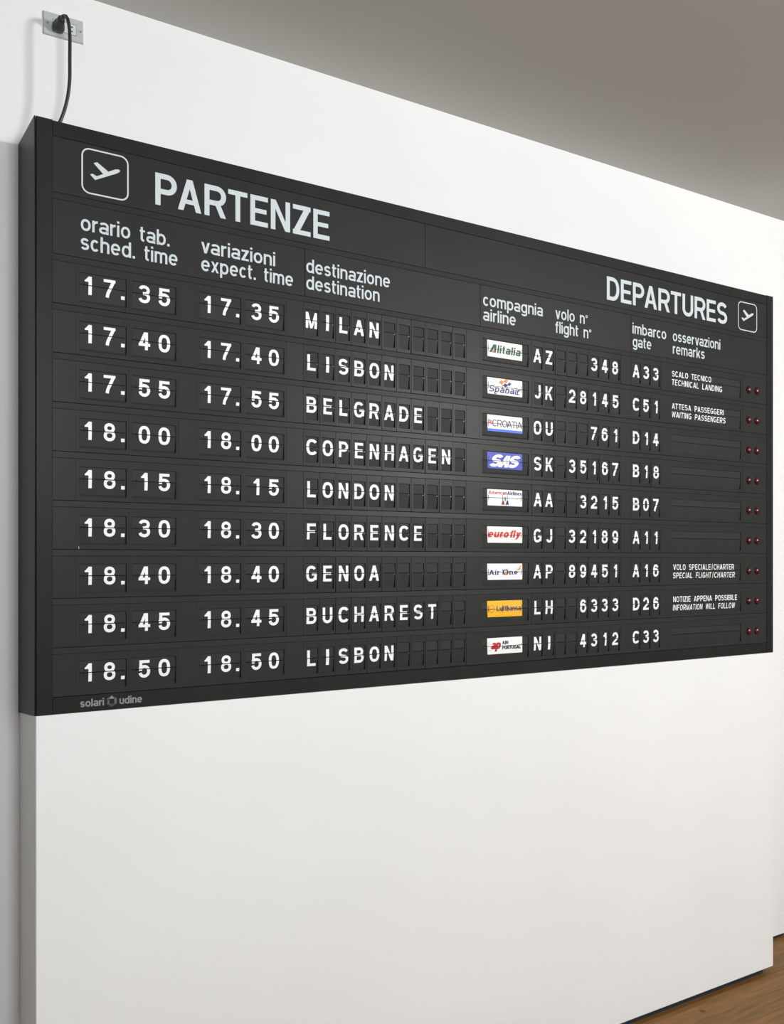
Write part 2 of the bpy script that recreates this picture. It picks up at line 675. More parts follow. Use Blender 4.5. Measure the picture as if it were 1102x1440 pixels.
# floor boards laid along the wall
pw = 0.118
pm = {}
y = 0.34
r = 0
while y > -4.6:
    x = -3.3 + rnd.random() * 1.6
    while x < 7.6:
        ln = rnd.choice((1.6, 2.1, 2.6, 3.0))
        if ln not in pm:
            q = MB()
            g = 0.0005
            n = len(q.v)
            c = 0.0007
            q.v += [(g, -g, -0.012), (ln - g, -g, -0.012), (ln - g, -pw + g, -0.012), (g, -pw + g, -0.012),
                    (g, -g, -c), (ln - g, -g, -c), (ln - g, -pw + g, -c), (g, -pw + g, -c),
                    (g + c, -g - c, 0), (ln - g - c, -g - c, 0), (ln - g - c, -pw + g + c, 0), (g + c, -pw + g + c, 0)]
            for f in ((8, 11, 10, 9), (0, 1, 5, 4), (1, 2, 6, 5), (2, 3, 7, 6), (3, 0, 4, 7), (4, 5, 9, 8), (5, 6, 10, 9), (6, 7, 11, 10), (7, 4, 8, 11), (0, 3, 2, 1)):
                q.f.append(list(f))
                q.mi.append(0)
                q.sm.append(False)
            pm[ln] = q.mesh('floor_board', [M['wood']])
        link('floor_board', pm[ln], floor, (x, y, 0))
        x += ln
    y -= pw

# ------------------------------------------------------------------ the departure board
board = bpy.data.objects.new('departure_board', None)
COL.objects.link(board)
board.location = (0, 0, 1.535)
tag(board, 'long black split-flap airport departure board mounted on the white wall', 'departure board')
Z = lambda z: z - 1.523            # height above the board's lower edge
H = 1.713
def bpart(name, mb, mats, label=None, parent=board):
    o = mb.build(name, mats, parent)
    if label: o['label'] = label
    return o

# carcass: sides, top, bottom, back
b = MB()
b.box(0.0505, W - 0.05, 0.004, D - 0.001, H - 0.006, H - 0.002)
bpart('top_panel', b, M['casing'])
b = MB()
b.box(0.0505, W - 0.05, 0.004, D - 0.001, 0.0012, 0.005)
bpart('bottom_panel', b, M['casing'])
b = MB()
b.box(0.003, W - 0.003, D - 0.004, D - 0.0008, 0.006, H - 0.007)
bpart('back_panel', b, M['casing'])
for sx in (0, 1):
    x0, x1 = (0.0, 0.003) if sx == 0 else (W - 0.003, W)
    b = MB()
    if sx == 0:      # side sheet, with its lower back corner lapping over the wall block
        n = [(y_, z_) for y_, z_ in ((0.0018, 0.0012), (D - 0.001, -0.018), (D - 0.001, H), (0.0018, H))]
        for xx in (-0.0015, 0.0015):
            P = [(xx, a, c) for a, c in n]
            b.poly(P if xx < 0 else P[::-1])
        for i in range(4):
            j = (i + 1) % 4
            b.poly([(-0.0015, *n[j]), (-0.0015, *n[i]), (0.0015, *n[i]), (0.0015, *n[j])])
    else:
        b.box(x0, x1, 0.0018, D - 0.001, 0.0012, H)
    bpart('side_panel', b, M['casing'])
for x0, x1 in ((0.0035, 0.0489), (W - 0.0507, W - 0.001)):
    b = MB()
    b.box(x0, x1, 0.0, 0.06, 0.001, H, 0, 0.0015)
    bpart('end_rail', b, M['casing'])
b = MB()
b.box(0.0491, W - 0.051, 0.001, 0.02, Z(3.1906), H - 0.0015, 0, 0.0012)
bpart('top_rail', b, M['casing'])
b = MB()
b.box(0.0491, W - 0.051, 0.001, 0.02, 0.0015, Z(1.5722), 0, 0.0012)
brail = bpart('bottom_rail', b, M['casing'])
b = MB()
b.box(0.0505, W - 0.052, 0.026, 0.03, 0.0504, Z(3.1905))
bpart('inner_back_plate', b, M['dark'])

# maker's lettering
b = MB()
place(b, text_quads('solari', .17, .07), .1263, .1953, Z(1.5385), .0225, mi=0, lift=-0.0002)
bpart('maker_lettering', b, M['silver'], 'silver grey lettering', brail)
b = MB()
place(b, text_quads('udine', .17, .07), .2410, .3093, Z(1.5385), .0225, mi=0, lift=-0.0002)
bpart('maker_lettering', b, M['silver'], 'silver grey lettering', brail)
b = MB()
cx, cz, q_, o_ = .2185, Z(1.5492), .0072, .0168
inn = [(cx - q_, cz + q_), (cx + q_, cz + q_), (cx + q_, cz - q_), (cx - q_, cz - q_)]
out = []
hexp = [(cx + o_ * math.cos(math.radians(a)), cz + o_ * math.sin(math.radians(a))) for a in (150, 90, 30, -30, -90, -150)]
fc = [([inn[0], inn[1], hexp[1]], 0), ([inn[0], hexp[1], hexp[0]], 1), ([inn[1], hexp[2], hexp[1]], 2), ([inn[1], inn[2], hexp[3], hexp[2]], 1),
      ([inn[2], hexp[4], hexp[3]], 2), ([inn[2], inn[3], hexp[4]], 2), ([inn[3], hexp[5], hexp[4]], 2), ([inn[3], inn[0], hexp[5]], 1), ([inn[0], hexp[0], hexp[5]], 2)]
for P, mi in fc:
    ar = sum(P[j][0] * P[(j + 1) % len(P)][1] - P[(j + 1) % len(P)][0] * P[j][1] for j in range(len(P)))
    if ar < 0: P = P[::-1]
    b.poly([(x, 0.0008, z) for x, z in P], mi)
bpart('maker_emblem', b, [M['silver'], M['silver_mid'], M['silver_dark']], 'grey folded hexagon emblem with a dark square centre', brail)

# header panels
HL = [(0.0489, 1.3516), (1.3522, 3.3388)]
YH = 0.0025
hp = []
for x0, x1 in HL:
    b = MB()
    b.box(x0 + .0003, x1, YH, 0.024, Z(3.0305), Z(3.1904), 0, 0.0006)
    hp.append(bpart('header_panel', b, M['panel']))
def lettering(parent, s, x0, x1, zb, cap, t, track=.11, space=.30, name='heading', label=None, yfun=lambda z: YH, m='heading'):
    wl = []
    q = text_quads(s, t, track, 0, space, wl)
    for k, word in enumerate(s.split(' ')):
        b = MB()
        place(b, q, x0, x1, zb, cap, yfun, words=wl, only=k)
        o = b.build(name, M[m], parent)
        o['label'] = label or (('pale' if m == 'heading' else 'small white') + ' lettering reading ' + word)
lettering(hp[0], 'PARTENZE', .3509, .9567, Z(3.0550), .0980, .165, .105, label='large pale lettering reading PARTENZE')
lettering(hp[1], 'DEPARTURES', 2.2736, 3.0487, Z(3.0550), .0975, .165, .095, label='large pale lettering reading DEPARTURES')
plane = [(0.1652, 3.1376), (0.1755, 3.1429), (0.2086, 3.1222), (0.2277, 3.1328), (0.2383, 3.1356), (0.2435, 3.1331), (0.2402, 3.127), (0.2315, 3.1212), (0.1698, 3.0889), (0.1549, 3.1025), (0.1624, 3.1057), (0.1745, 3.1012), (0.1934, 3.1117)]
for k, (x0, x1) in enumerate(((.1302, .2692), (3.1275, 3.2682))):
    b = MB()
    z0, z1 = Z(3.0445), Z(3.1788)
    t = .0044
    r = .022
    pts = []
    for cx, cz, a in ((x1 - t / 2 - r, z1 - t / 2 - r, 0), (x0 + t / 2 + r, z1 - t / 2 - r, 90), (x0 + t / 2 + r, z0 + t / 2 + r, 180), (x1 - t / 2 - r, z0 + t / 2 + r, 270)):
        for i in range(9):
            an = math.radians(a + i * 90 / 8)
            pts.append((cx + r * math.cos(an), cz + r * math.sin(an)))
    for q in stroke_quads(pts, t, True):
        b.poly([(x, YH - .0004, z) for x, z in q])
    if k:   # the right one's aircraft is drawn the same, a little wider
        pl = [(x0 + (x - .1302) * (x1 - x0) / .139, z - .0005) for x, z in plane]
    else:
        pl = plane
    P = [(x, Z(z)) for x, z in pl]
    for idx in ((0, 12, 2, 1), (10, 9, 8, 11), (11, 8, 12), (12, 8, 7, 2), (2, 7, 6, 3), (3, 6, 5, 4)):
        pp = [P[i] for i in idx]
        ar = sum(pp[j][0] * pp[(j + 1) % len(pp)][1] - pp[(j + 1) % len(pp)][0] * pp[j][1] for j in range(len(pp)))
        if ar < 0: pp = pp[::-1]
        b.poly([(x, YH - .0004, z) for x, z in pp])
    o = b.build('pictogram', M['heading'], hp[k])
    o['label'] = 'pale pictogram of a rising aircraft in a rounded square'

TL = [(0.0489, .8617), (.8623, 1.6057), (1.6063, 2.4177), (2.4183, 3.3388)]
tp = []
for x0, x1 in TL:
    b = MB()
    b.box(x0 + .0003, x1, YH, 0.024, Z(2.8531), Z(3.0110), 0, 0.0008)
    tp.append(bpart('title_panel', b, M['panel']))
b = MB()
P = [(.020, 3.0297), (.0030, 3.0297), (.0025, 3.0288), (.0019, 3.0125), (.0023, 3.0114), (.012, 3.0113)]
for (ya, za), (yb, zb) in zip(P, P[1:]):
    b.poly([(.0493, ya, Z(za)), (.0493, yb, Z(zb)), (3.3385, yb, Z(zb)), (3.3385, ya, Z(za))])
b.poly([(.0493, y_, Z(z_)) for y_, z_ in P[::-1]])
b.poly([(3.3385, y_, Z(z_)) for y_, z_ in P])
bpart('ledge_rail', b, M['panel'])
CH_ = .0462
T1, T2 = 2.9337, 2.8776
for pi, a in ((0, ('orario tab.', .1286, .3958, T1)), (0, ('sched. time', .1286, .4212, T2)), (0, ('variazioni', .4983, .7533, T1)), (0, ('expect. time', .4983, .8185, T2)),
              (1, ('destinazione', .8681, 1.2008, T1)), (1, ('destination', .8681, 1.1572, T2)),
              (2, ('compagnia', 1.6197, 1.9196, T1)), (2, ('airline', 1.6197, 1.7801, T2)), (2, ('volo n°', 1.9868, 2.1640, T1 + .001)), (2, ('flight n°', 1.9868, 2.1845, T2 + .001)),
              (3, ('imbarco', 2.4262, 2.6365, T1)), (3, ('gate', 2.4274, 2.5418, T2)), (3, ('osservazioni', 2.6792, 3.0002, T1)), (3, ('remarks', 2.6792, 2.8914, T2))):
    lettering(tp[pi], a[0], a[1], a[2], Z(a[3]), CH_, .144, .10, .42, name='column_title')

b = MB()
b.box(.1222, .1230, .0012, .0028, Z(2.0010), Z(2.0085))
bpart('paint_chip', b, M['p_white'], 'tiny white chip at the panel edge')

# ------------------------------------------------------------------ flap rows
PITCH = .1422
ROW0 = 2.8526
YF = 0.0025        # face of the rows
ZW0, ZH, ZW1 = -.0415, -.0768, -.1290     # window top, hinge, window bottom (from the row's top line)
def frame_mesh(name, width, wx0, wx1, wb=ZW1, lip=.0012, deep=.012, wt=ZW0):
    """front plate with a window; local origin: left end, row top line"""
    b = MB()
    zt, zb = -.0192, -PITCH + .0011
    g_ = .0003 if width < .08 else .0001
    x0, x1 = g_, width - g_
    c = .0006 if width < .08 else .0002
    y0 = 0.0
    O = [(x0 + c, y0, zb + c), (x1 - c, y0, zb + c), (x1 - c, y0, zt - c), (x0 + c, y0, zt - c)]
    O2 = [(x0, y0 + c, zb), (x1, y0 + c, zb), (x1, y0 + c, zt), (x0, y0 + c, zt)]
    O3 = [(x0, .016, zb), (x1, .016, zb), (x1, .016, zt), (x0, .016, zt)]
    I = [(wx0, y0, wb), (wx1, y0, wb), (wx1, y0, wt), (wx0, y0, wt)]
    e = .0010
    I2 = [(wx0 + e, y0 + .0012, wb + lip), (wx1 - e, y0 + .0012, wb + lip), (wx1 - e, y0 + .0012, wt - e), (wx0 + e, y0 + .0012, wt - e)]
    if lip > .002:
        I2[0] = (wx0 + e, y0 + .005, wb + lip)
        I2[1] = (wx1 - e, y0 + .005, wb + lip)
    I3 = [(p[0], deep, p[2]) for p in I2]
    n = len(b.v)
    b.v += O + O2 + O3 + I + I2 + I3
    for i in range(4):
        j = (i + 1) % 4
        for A, B_ in ((0, 12), (12, 16), (16, 20)):
            b.f.append([n + A + i, n + A + j, n + B_ + j, n + B_ + i])
            b.mi.append(0)
            b.sm.append(False)
        for A, B_ in ((0, 4), (4, 8)):
            b.f.append([n + A + j, n + A + i, n + B_ + i, n + B_ + j])
            b.mi.append(0)
            b.sm.append(False)
    return b

YUP = 0.0024       # upper flap, behind the face
TILT = .085
def yflap(z):      # depth of the flap surface at local z (relative to frame face), z relative to the row line
    if z >= ZH:
        return YUP + (z - ZH) * 0.02
    return YUP - .0006 + (ZH - z) * TILT

def upper_mesh(wx0, wx1, wt=ZW0):
    b = MB()
    a, c = wx0 + .0014, wx1 - .0014
    z0, z1 = ZH + .0009, wt - .0012
    b.v += [(a, yflap(z0), z0), (c, yflap(z0), z0), (c, yflap(z1), z1), (a, yflap(z1), z1)]
    b.f.append([0, 1, 2, 3]); b.mi.append(0); b.sm.append(False)
    b.v += [(x, y + .0008, z) for x, y, z in b.v[:4]]
    for f in ((4, 7, 6, 5), (0, 4, 5, 1), (1, 5, 6, 2), (2, 6, 7, 3), (3, 7, 4, 0)):
        b.f.append(list(f)); b.mi.append(0); b.sm.append(False)
    return b

def lower_mesh(wx0, wx1, wb=ZW1, lip=.0012, right=.0014):
    b = MB()
    a, c = wx0 + .0014, wx1 - .0016
    z0, z1 = wb + lip, ZH - .0009
    b.v += [(a, yflap(z0), z0), (c, yflap(z0), z0), (c, yflap(z1), z1), (a, yflap(z1), z1)]
    b.f.append([0, 1, 2, 3]); b.mi.append(0); b.sm.append(False)
    b.v += [(x, y + .0008, z) for x, y, z in b.v[:4]]
    for f in ((4, 7, 6, 5), (0, 4, 5, 1), (1, 5, 6, 2), (2, 6, 7, 3), (3, 7, 4, 0)):
        b.f.append(list(f)); b.mi.append(0); b.sm.append(False)
    return b

def slots(b, xs, mi, up=.010, dn=.010, wdt=.0009):
    for x in xs:
        for za, zb in ((ZH + .0002, ZH + up), (ZH - dn, ZH - .0002)):
            l = .00012
            b.poly([(x - wdt / 2, yflap(za + 1e-5 if za > ZH else za) - l, za), (x + wdt / 2, yflap(za) - l, za), (x + wdt / 2, yflap(zb) - l, zb), (x - wdt / 2, yflap(zb) - l, zb)], mi)

def pins(b, xs, mi):
    for x in xs:
        b.box(x - .0007, x + .0007, yflap(ZH) - .0014, yflap(ZH), ZH - .0045, ZH - .0030, mi)

# kinds of unit: width, window x0, x1, lip, slots, pins
UW = .0621
U = {
    'letter': dict(w=UW, a=.0090, b=.0566, lip=.0012, sl=(), pn=(.0530,)),
    'time_left': dict(w=.1555, a=.0097, b=.1482, lip=.0065, sl=(.0225, .1365), pn=()),
    'time_right': dict(w=.1540, a=.0091, b=.1464, lip=.0065, sl=(.0220, .1350), pn=()),
    'airline': dict(w=.2560, a=.0103, b=.2414, lip=.0065, sl=(), pn=()),
    'remark': dict(w=.5040, a=.0150, b=.4895, lip=.0012, sl=(), pn=(.4850,)),
}
meshes = {}
for k, u in U.items():
    fb = frame_mesh(k, u['w'], u['a'], u['b'], lip=u['lip'], wt=ZW0 if k != 'remark' else -.0455)
    pins(fb, u['pn'], 1)
    ub = upper_mesh(u['a'], u['b'], ZW0 if k != 'remark' else -.0455)
    lb = lower_mesh(u['a'], u['b'], lip=u['lip'])
    sb = MB()
    slots(sb, u['sl'], 1)
    for i in range(len(sb.f)):
        tgt = ub if (i % 2 == 0) else lb
        tgt.poly([sb.v[j] for j in sb.f[i]], 1)
    meshes[k] = (fb.mesh(k + '_frame', [M['unit'], M['pin']]), ub.mesh(k + '_upper_flap', [M['flap'], M['dark']]), lb.mesh(k + '_lower_flap', [M['flap'], M['dark']]))

NAMES = {'letter': 'letter_flap_unit', 'time_left': 'time_flap_unit', 'time_right': 'time_flap_unit', 'airline': 'airline_flap_unit', 'remark': 'remark_flap_unit'}
def unit(kind, x, zrow):
    fm, um, lm = meshes[kind]
    o = link(NAMES[kind], fm, board, (x, YF + rnd.uniform(0, .0003), zrow))
    j = .011 if kind == 'letter' else .002
    o.rotation_euler = (rnd.uniform(-j, j), 0, rnd.uniform(-j, j))
    link('upper_flap', um, o)
    lo = link('lower_flap', lm, o)
    return o

chars = {}
CAP = .0535
def char_mesh(c, cx, width=None, t=.205, key=''):
    k = (c, round(cx, 4), key)
    if k in chars: return chars[k]
    w, q = glyph(c, t)
    w = (width or w) * CAP
    b = MB()
    if c == '.':
        place(b, q, cx - w / 2, cx + w / 2, ZH - CAP / 2, CAP, yflap, hinge=ZH)
    else:
        place(b, q, cx - w / 2, cx + w / 2, ZH - CAP / 2, CAP, yflap, hinge=ZH)
    chars[k] = b.mesh('character', [M['white']])
    return chars[k]

WORD = {'I': .215, '1': .33, 'M': .80, 'L': .60, 'F': .62}
def letter_unit(ch, x, zrow):
    o = unit('letter', x, zrow)
    if ch != ' ':
        cx = .0320 if ch not in '1' else .0335
        dig = ch.isdigit()
        link('character', char_mesh(ch, cx, WORD.get(ch) if not dig else {'1': .34}.get(ch, .64), .180 if not dig else .18), o,
             label=('white numeral ' if dig else 'white letter ') + ch)
    return o

def multi_char(o, items, t=.172):
    for c, cx, wd in items:
        k = (c, cx, wd)
        if k not in chars:
            b = MB()
            place(b, glyph(c, t)[1], cx - wd / 2, cx + wd / 2, ZH - CAP / 2, CAP, yflap, hinge=ZH)
            chars[k] = b.mesh('character', [M['white']])
        link('character', chars[k], o, label='white point' if c == '.' else 'white numeral ' + c)

# airline prints, drawn on a field u 0..1, v 0..1 (v up)
PX0, PX1, PZ0, PZ1 = .0367, .2104, -.1068, -.0446
def airline_print(o, which):
    W_, H_ = PX1 - PX0, PZ1 - PZ0
    names = ['p_white', 'p_green', 'p_red', 'p_navy', 'p_orange', 'p_blue', 'p_sky', 'p_grey', 'p_yellow', 'p_black', 'p_dred', 'p_amber', 'p_pink', 'dark']
    ix = {n: i for i, n in enumerate(names)}
    b = MB()
    lay = [0]
    def put(P, m):
        lay[0] += 1
        l = .0003 + (0 if m is None else 0) + min(lay[0], 220) * .000004
        P = [(PX0 + u_ * W_, PZ0 + v_ * H_) for u_, v_ in P]
        ar = sum(P[j][0] * P[(j + 1) % len(P)][1] - P[(j + 1) % len(P)][0] * P[j][1] for j in range(len(P)))
        if abs(ar) < 1e-12: return
        if ar < 0: P = P[::-1]
        for pp in (clip(P, ZH + .0009, True), clip(P, ZH - .0009, False)):
            if len(pp) >= 3:
                b.poly([(x, yflap(z) - l, z) for x, z in pp], ix[m])
    def bgd(m):
        sk = .018
        put([(0.0 + sk, 0), (1 + sk * .4, 0), (1, .5), (0, .5)], m)
        put([(0, .5), (1, .5), (1, 1), (0, 1)], m)
    def txt(s, u0, u1, v0, cap, m, t=.16, slant=0, track=.1, space=.3):
        q = text_quads(s, t, track, slant, space)
        xs = [p[0] for a in q for p in a]
        a, c = min(xs), max(xs)
        for p in q:
            put([(u0 + (x - a) / (c - a) * (u1 - u0), v0 + z * cap) for x, z in p], m)
    def line(pts, th, m, closed=False):      # stroke in real aspect
        k = W_ / H_
        for q in stroke_quads([(x * k, y) for x, y in pts], th, closed):
            put([(x / k, y) for x, y in q], m)
    def ticks(us, m='p_black', v0=.30, v1=.70):
        for u_ in us:
            put([(u_ - .006, v0), (u_ + .006, v0), (u_ + .006, v1), (u_ - .006, v1)], m)
    if which == 'green':
        bgd('p_white')
        q = 0
        put([(.055, .26), (.13, .26), (.235, .77), (.175, .77)], 'p_green')
        put([(.19, .26), (.245, .26), (.265, .77), (.20, .77)], 'p_green')
        put([(.135, .26), (.205, .26), (.195, .46)], 'p_red')
        txt('litalia', .275, .955, .26, .50, 'p_green', .19, .12, .09)
        ticks((.03, .975))
    elif which == 'squares':
        bgd('p_white')
        def wavy(u0, v0, du, dv, m):
            n = 8
            for i in range(n):
                a, c = i / n, (i + 1) / n
                fa, fb = math.sin(a * 6.28) * .045 + a * .06, math.sin(c * 6.28) * .045 + c * .06
                put([(u0 + a * du, v0 + fa), (u0 + c * du, v0 + fb), (u0 + c * du + .06, v0 + dv + fb), (u0 + a * du + .06, v0 + dv + fa)], m)
        wavy(.30, .64, .14, .20, 'p_orange')
        wavy(.43, .75, .13, .20, 'p_orange')
        wavy(.41, .50, .14, .17, 'p_navy')
        wavy(.54, .60, .11, .17, 'p_navy')
        txt('Spanair', .05, .93, .13, .40, 'p_navy', .155, .16, .13)
        for u0, u1, v in ((.205, .27, .02), (.405, .45, .13), (.50, .60, .13), (.78, .84, .13), (.86, .93, .13), (.85, .95, .40), (.17, .25, .38), (.36, .44, .13)):
            put([(u0, v), (u1, v), (u1, v + .035), (u0, v + .035)], 'p_navy')
        ticks((.03, .42, .56, .965))
    elif which == 'outline':
        bgd('p_white')
        put([(.014, 0), (1.005, 0), (1.003, .155), (.012, .155)], 'p_sky')
        for i in range(4):
            for j in range(2):
                u0 = .035 + i * .026
                v0 = .72 - j * .12 - i * .03
                put([(u0, v0 - .10), (u0 + .024, v0 - .12), (u0 + .030, v0 - .01), (u0 + .006, v0 + .01)], 'p_red' if (i + j) % 2 == 0 else 'p_pink')
        txt('CROATIA', .145, .985, .30, .42, 'p_grey', .12, 0, .06)
        ticks((.03, .57, .975), v0=.3, v1=.66)
    elif which == 'blue':
        bgd('p_blue')
        txt('S', .07, .45, .10, .78, 'p_white', .24, .38)
        txt('A', .30, .66, .10, .74, 'p_white', .27, .42)
        txt('S', .58, .95, .10, .78, 'p_white', .24, .38)
        ticks((.03, .44, .56, .965))
    elif which == 'eagle':
        bgd('p_white')
        txt('American', .035, .555, .69, .22, 'p_dred', .19, 0, .09)
        txt('Airlines', .565, .985, .69, .22, 'p_navy', .19, 0, .09)
        txt('A', .405, .495, .06, .27, 'p_dred', .26)
        txt('A', .525, .615, .06, .27, 'p_navy', .26)
        put([(.475, .50), (.50, .44), (.52, .50), (.51, .55), (.49, .55)], 'p_grey')
        put([(.49, .44), (.50, .30), (.515, .30), (.525, .45)], 'p_navy')
        ticks((.03, .435, .565, .965), v0=.34, v1=.66)
    elif which == 'red':
        bgd('p_white')
        txt('eurofly', .02, .975, .33, .46, 'p_red', .215, .22, .09)
        ticks((.03, .42, .56, .965))
    elif which == 'serif':
        bgd('p_white')
        txt('Air', .055, .34, .33, .28, 'p_navy', .19, 0, .16)
        txt('O', .43, .60, .30, .34, 'p_navy', .19)
        txt('ne', .62, .87, .33, .28, 'p_navy', .19, 0, .16)
        for u0, u1 in ((.04, .10), (.14, .20), (.21, .26), (.28, .33), (.62, .68), (.70, .76), (.26, .31)):
            put([(u0, .315), (u1, .315), (u1, .345), (u0, .345)], 'p_navy')
        put([(.48, .40), (.51, .33), (.56, .36), (.57, .46), (.52, .52)], 'p_amber')
        for P in ([(.84, .62), (.88, .56), (.93, .60), (.92, .70)], [(.88, .68), (.93, .60), (.95, .72), (.925, .82)], [(.92, .74), (.955, .76), (.985, .90), (.94, .86)]):
            put(P, 'p_amber')
        line([(.82, .78), (.83, .66), (.87, .60)], .03, 'p_amber')
        ticks((.03, .435, .565, .965))
    elif which == 'yellow':
        bgd('p_yellow')
        line([(.13 + .074 * math.cos(a * math.pi / 14), .50 + .22 * math.sin(a * math.pi / 14)) for a in range(28)], .022, 'p_dred', True)
        put([(.075, .47), (.13, .48), (.135, .52), (.08, .52)], 'p_navy')
        put([(.12, .46), (.16, .54), (.19, .56), (.15, .50)], 'p_navy')
        txt('Lufthansa', .265, .955, .36, .32, 'p_navy', .175, 0, .07)
        ticks((.03, .43, .575, .985))
    elif which == 'ap':
        bgd('p_white')
        line([(.03, .52), (.035, .72), (.075, .80)], .03, 'p_pink')
        line([(.045, .30), (.09, .20), (.13, .26)], .03, 'p_pink')
        line([(.03, .56), (.12, .60)], .03, 'p_pink')
        txt('ap', .10, .385, .30, .55, 'p_dred', .26, .25, .0)
        txt('AIR', .42, .60, .57, .22, 'p_black', .22, 0, .05)
        txt('PORTUGAL', .42, .955, .26, .22, 'p_black', .22, 0, .03)
        ticks((.965,), v0=.42, v1=.62)
    return b.build('airline_print', [M[n] for n in names], o)

APRINT = [('green', 'white print with dark green slanted lettering'), ('squares', 'white print with navy lettering and orange and navy squares'),
          ('outline', 'white print with thin grey capitals over a blue stripe'), ('blue', 'blue print with three white slanted capitals'),
          ('eagle', 'white print with small red and navy lettering over two capitals'), ('red', 'white print with bold red slanted lettering'),
          ('serif', 'white print with navy lettering and an orange bird'), ('yellow', 'yellow print with dark lettering and a round emblem'),
          ('ap', 'white print with red script letters beside two lines of black capitals')]

ROWS = [('17', '35', 'MILAN', 'AZ', '348', 'A33', ('SCALO TECNICO', 2.9405, 'TECHNICAL LANDING', 3.0189)),
        ('17', '40', 'LISBON', 'JK', '28145', 'C51', ('ATTESA PASSEGGERI', 3.0289, 'WAITING PASSENGERS', 3.0426)),
        ('17', '55', 'BELGRADE', 'OU', '761', 'D14', None),
        ('18', '00', 'COPENHAGEN', 'SK', '35167', 'B18', None),
        ('18', '15', 'LONDON', 'AA', '3215', 'B07', None),
        ('18', '30', 'FLORENCE', 'GJ', '32189', 'A11', None),
        ('18', '40', 'GENOA', 'AP', '89451', 'A16', ('VOLO SPECIALE/CHARTER', 3.1019, 'SPECIAL FLIGHT/CHARTER', 3.1091)),
        ('18', '45', 'BUCHAREST', 'LH', '6333', 'D26', ('NOTIZIE APPENA POSSIBILE', 3.1225, 'INFORMATION WILL FOLLOW', 3.1091)),
        ('18', '50', 'LISBON', 'NI', '4312', 'C33', None)]

def filler_mesh(width):
    b = MB()
    b.box(.0001, width - .0001, 0, .016, -PITCH + .0011, -.0192, 0, .0002)
    return b.mesh('filler_plate', [M['unit']])
XA, XB, XE, XF = .1150, .2705, .4847, .6403
DX, CX, GX, AX, RX = .8570, 1.8630, 2.4188, 1.6050, 2.6590
LX0, LX1 = RX + .5040, 3.3385
FILL = [(.0493, XA), (XB + .1540, XE), (XF + .1540, DX), (DX + 11 * UW, AX), (AX + .2560, CX), (CX + 8 * .0616, GX), (GX + 3 * .0616, RX)]
fm = [filler_mesh(b_ - a_) for a_, b_ in FILL]
lp = filler_mesh(LX1 - LX0)
# band over each row: leans outward going down, with a small return
def band_mesh():
    b = MB()
    x0, x1 = .0493, 3.3385
    P = [(.020, -.0004), (.0027, -.0004), (.0023, -.0012), (.0017, -.0176), (.0021, -.0187), (.012, -.0189)]
    for (ya, za), (yb, zb) in zip(P, P[1:]):
        b.poly([(x0, ya, za), (x0, yb, zb), (x1, yb, zb), (x1, ya, za)])
    b.poly([(x0, y_, z_) for y_, z_ in P[::-1]])
    b.poly([(x1, y_, z_) for y_, z_ in P])
    return b.mesh('row_rail', [M['unit']])
bm_ = band_mesh()
lens = MB()
seg, rings = 20, 6
R_ = .0165
pr = []
for i in range(rings + 1):
    a = math.pi / 2 * i / rings
    rr, yy = R_ * math.cos(a), -.0105 * math.sin(a)
    if i == rings:
        lens.v.append((0, yy, 0))
        pr.append([len(lens.v) - 1] * seg)
    else:
        pr.append(list(range(len(lens.v), len(lens.v) + seg)))
        lens.v += [(rr * math.cos(2 * math.pi * k / seg), yy, rr * math.sin(2 * math.pi * k / seg)) for k in range(seg)]
for A, B_ in zip(pr, pr[1:]):
    for k in range(seg):
        k2 = (k + 1) % seg
        f = [A[k], A[k2], B_[k2], B_[k]]
        if f[2] == f[3]: f.pop()
        lens.f.append(f)
        lens.mi.append(0)
        lens.sm.append(True)
lens_me = lens.mesh('signal_lamp', [M['lamp']])
col_me = MB()
col_me.tube([(0, .0002, 0), (0, -.0012, 0)], [.0180, .0176], 20)
col_me = col_me.mesh('lamp_collar', [M['dark']])

for r, (hh, mm, dest, code, num, gate, rem) in enumerate(ROWS):
    zr = Z(ROW0 - PITCH * r)
    link('row_rail', bm_, board, (0, 0, zr))
    for (a_, b_), me in zip(FILL, fm):
        o = link('filler_plate', me, board, (a_, YF + rnd.uniform(0, .0002), zr))
        o.rotation_euler = (rnd.uniform(-.002, .002), 0, rnd.uniform(-.0015, .0015))
    o = link('lamp_plate', lp, board, (LX0, YF, zr))
    for x in (3.2070, 3.2665):
        l = link('signal_lamp', lens_me, o, (x - LX0, -.0010, -.0822), 'dark red domed signal lamp')
        link('lamp_collar', col_me, o, (x - LX0, 0, -.0822))
    for off in (0, XE - XA):
        o = unit('time_left', XA + off, zr)
        d1, d2 = hh
        multi_char(o, [(d1, .0357, .0205), (d2, .0980, .0345), ('.', .1378, .0108)])
        o = unit('time_right', XB + off, zr)
        multi_char(o, [(mm[0], .0475, .0355 if mm[0] != '1' else .0205), (mm[1], .1095, .0365)])
    for i in range(11):
        letter_unit(dest[i] if i < len(dest) else ' ', DX + i * UW, zr)
    o = unit('airline', AX, zr)
    p = airline_print(o, APRINT[r][0])
    p['label'] = APRINT[r][1]
    for i, c in enumerate(code + ' ' + num.rjust(5)):
        letter_unit(c, CX + i * .0616, zr)
    for i, c in enumerate(gate):
        letter_unit(c, GX + i * .0616, zr)
    o = unit('remark', RX, zr)
    if rem:
        x0 = (2.6770 if r < 2 else 2.6850) - RX
        for k in (0, 2):
            lettering(o, rem[k], x0, rem[k + 1] - RX, -.0752 if k == 0 else -.1118, .0252, .15, .17, .60, 'remark_word', None, yflap, 'white')

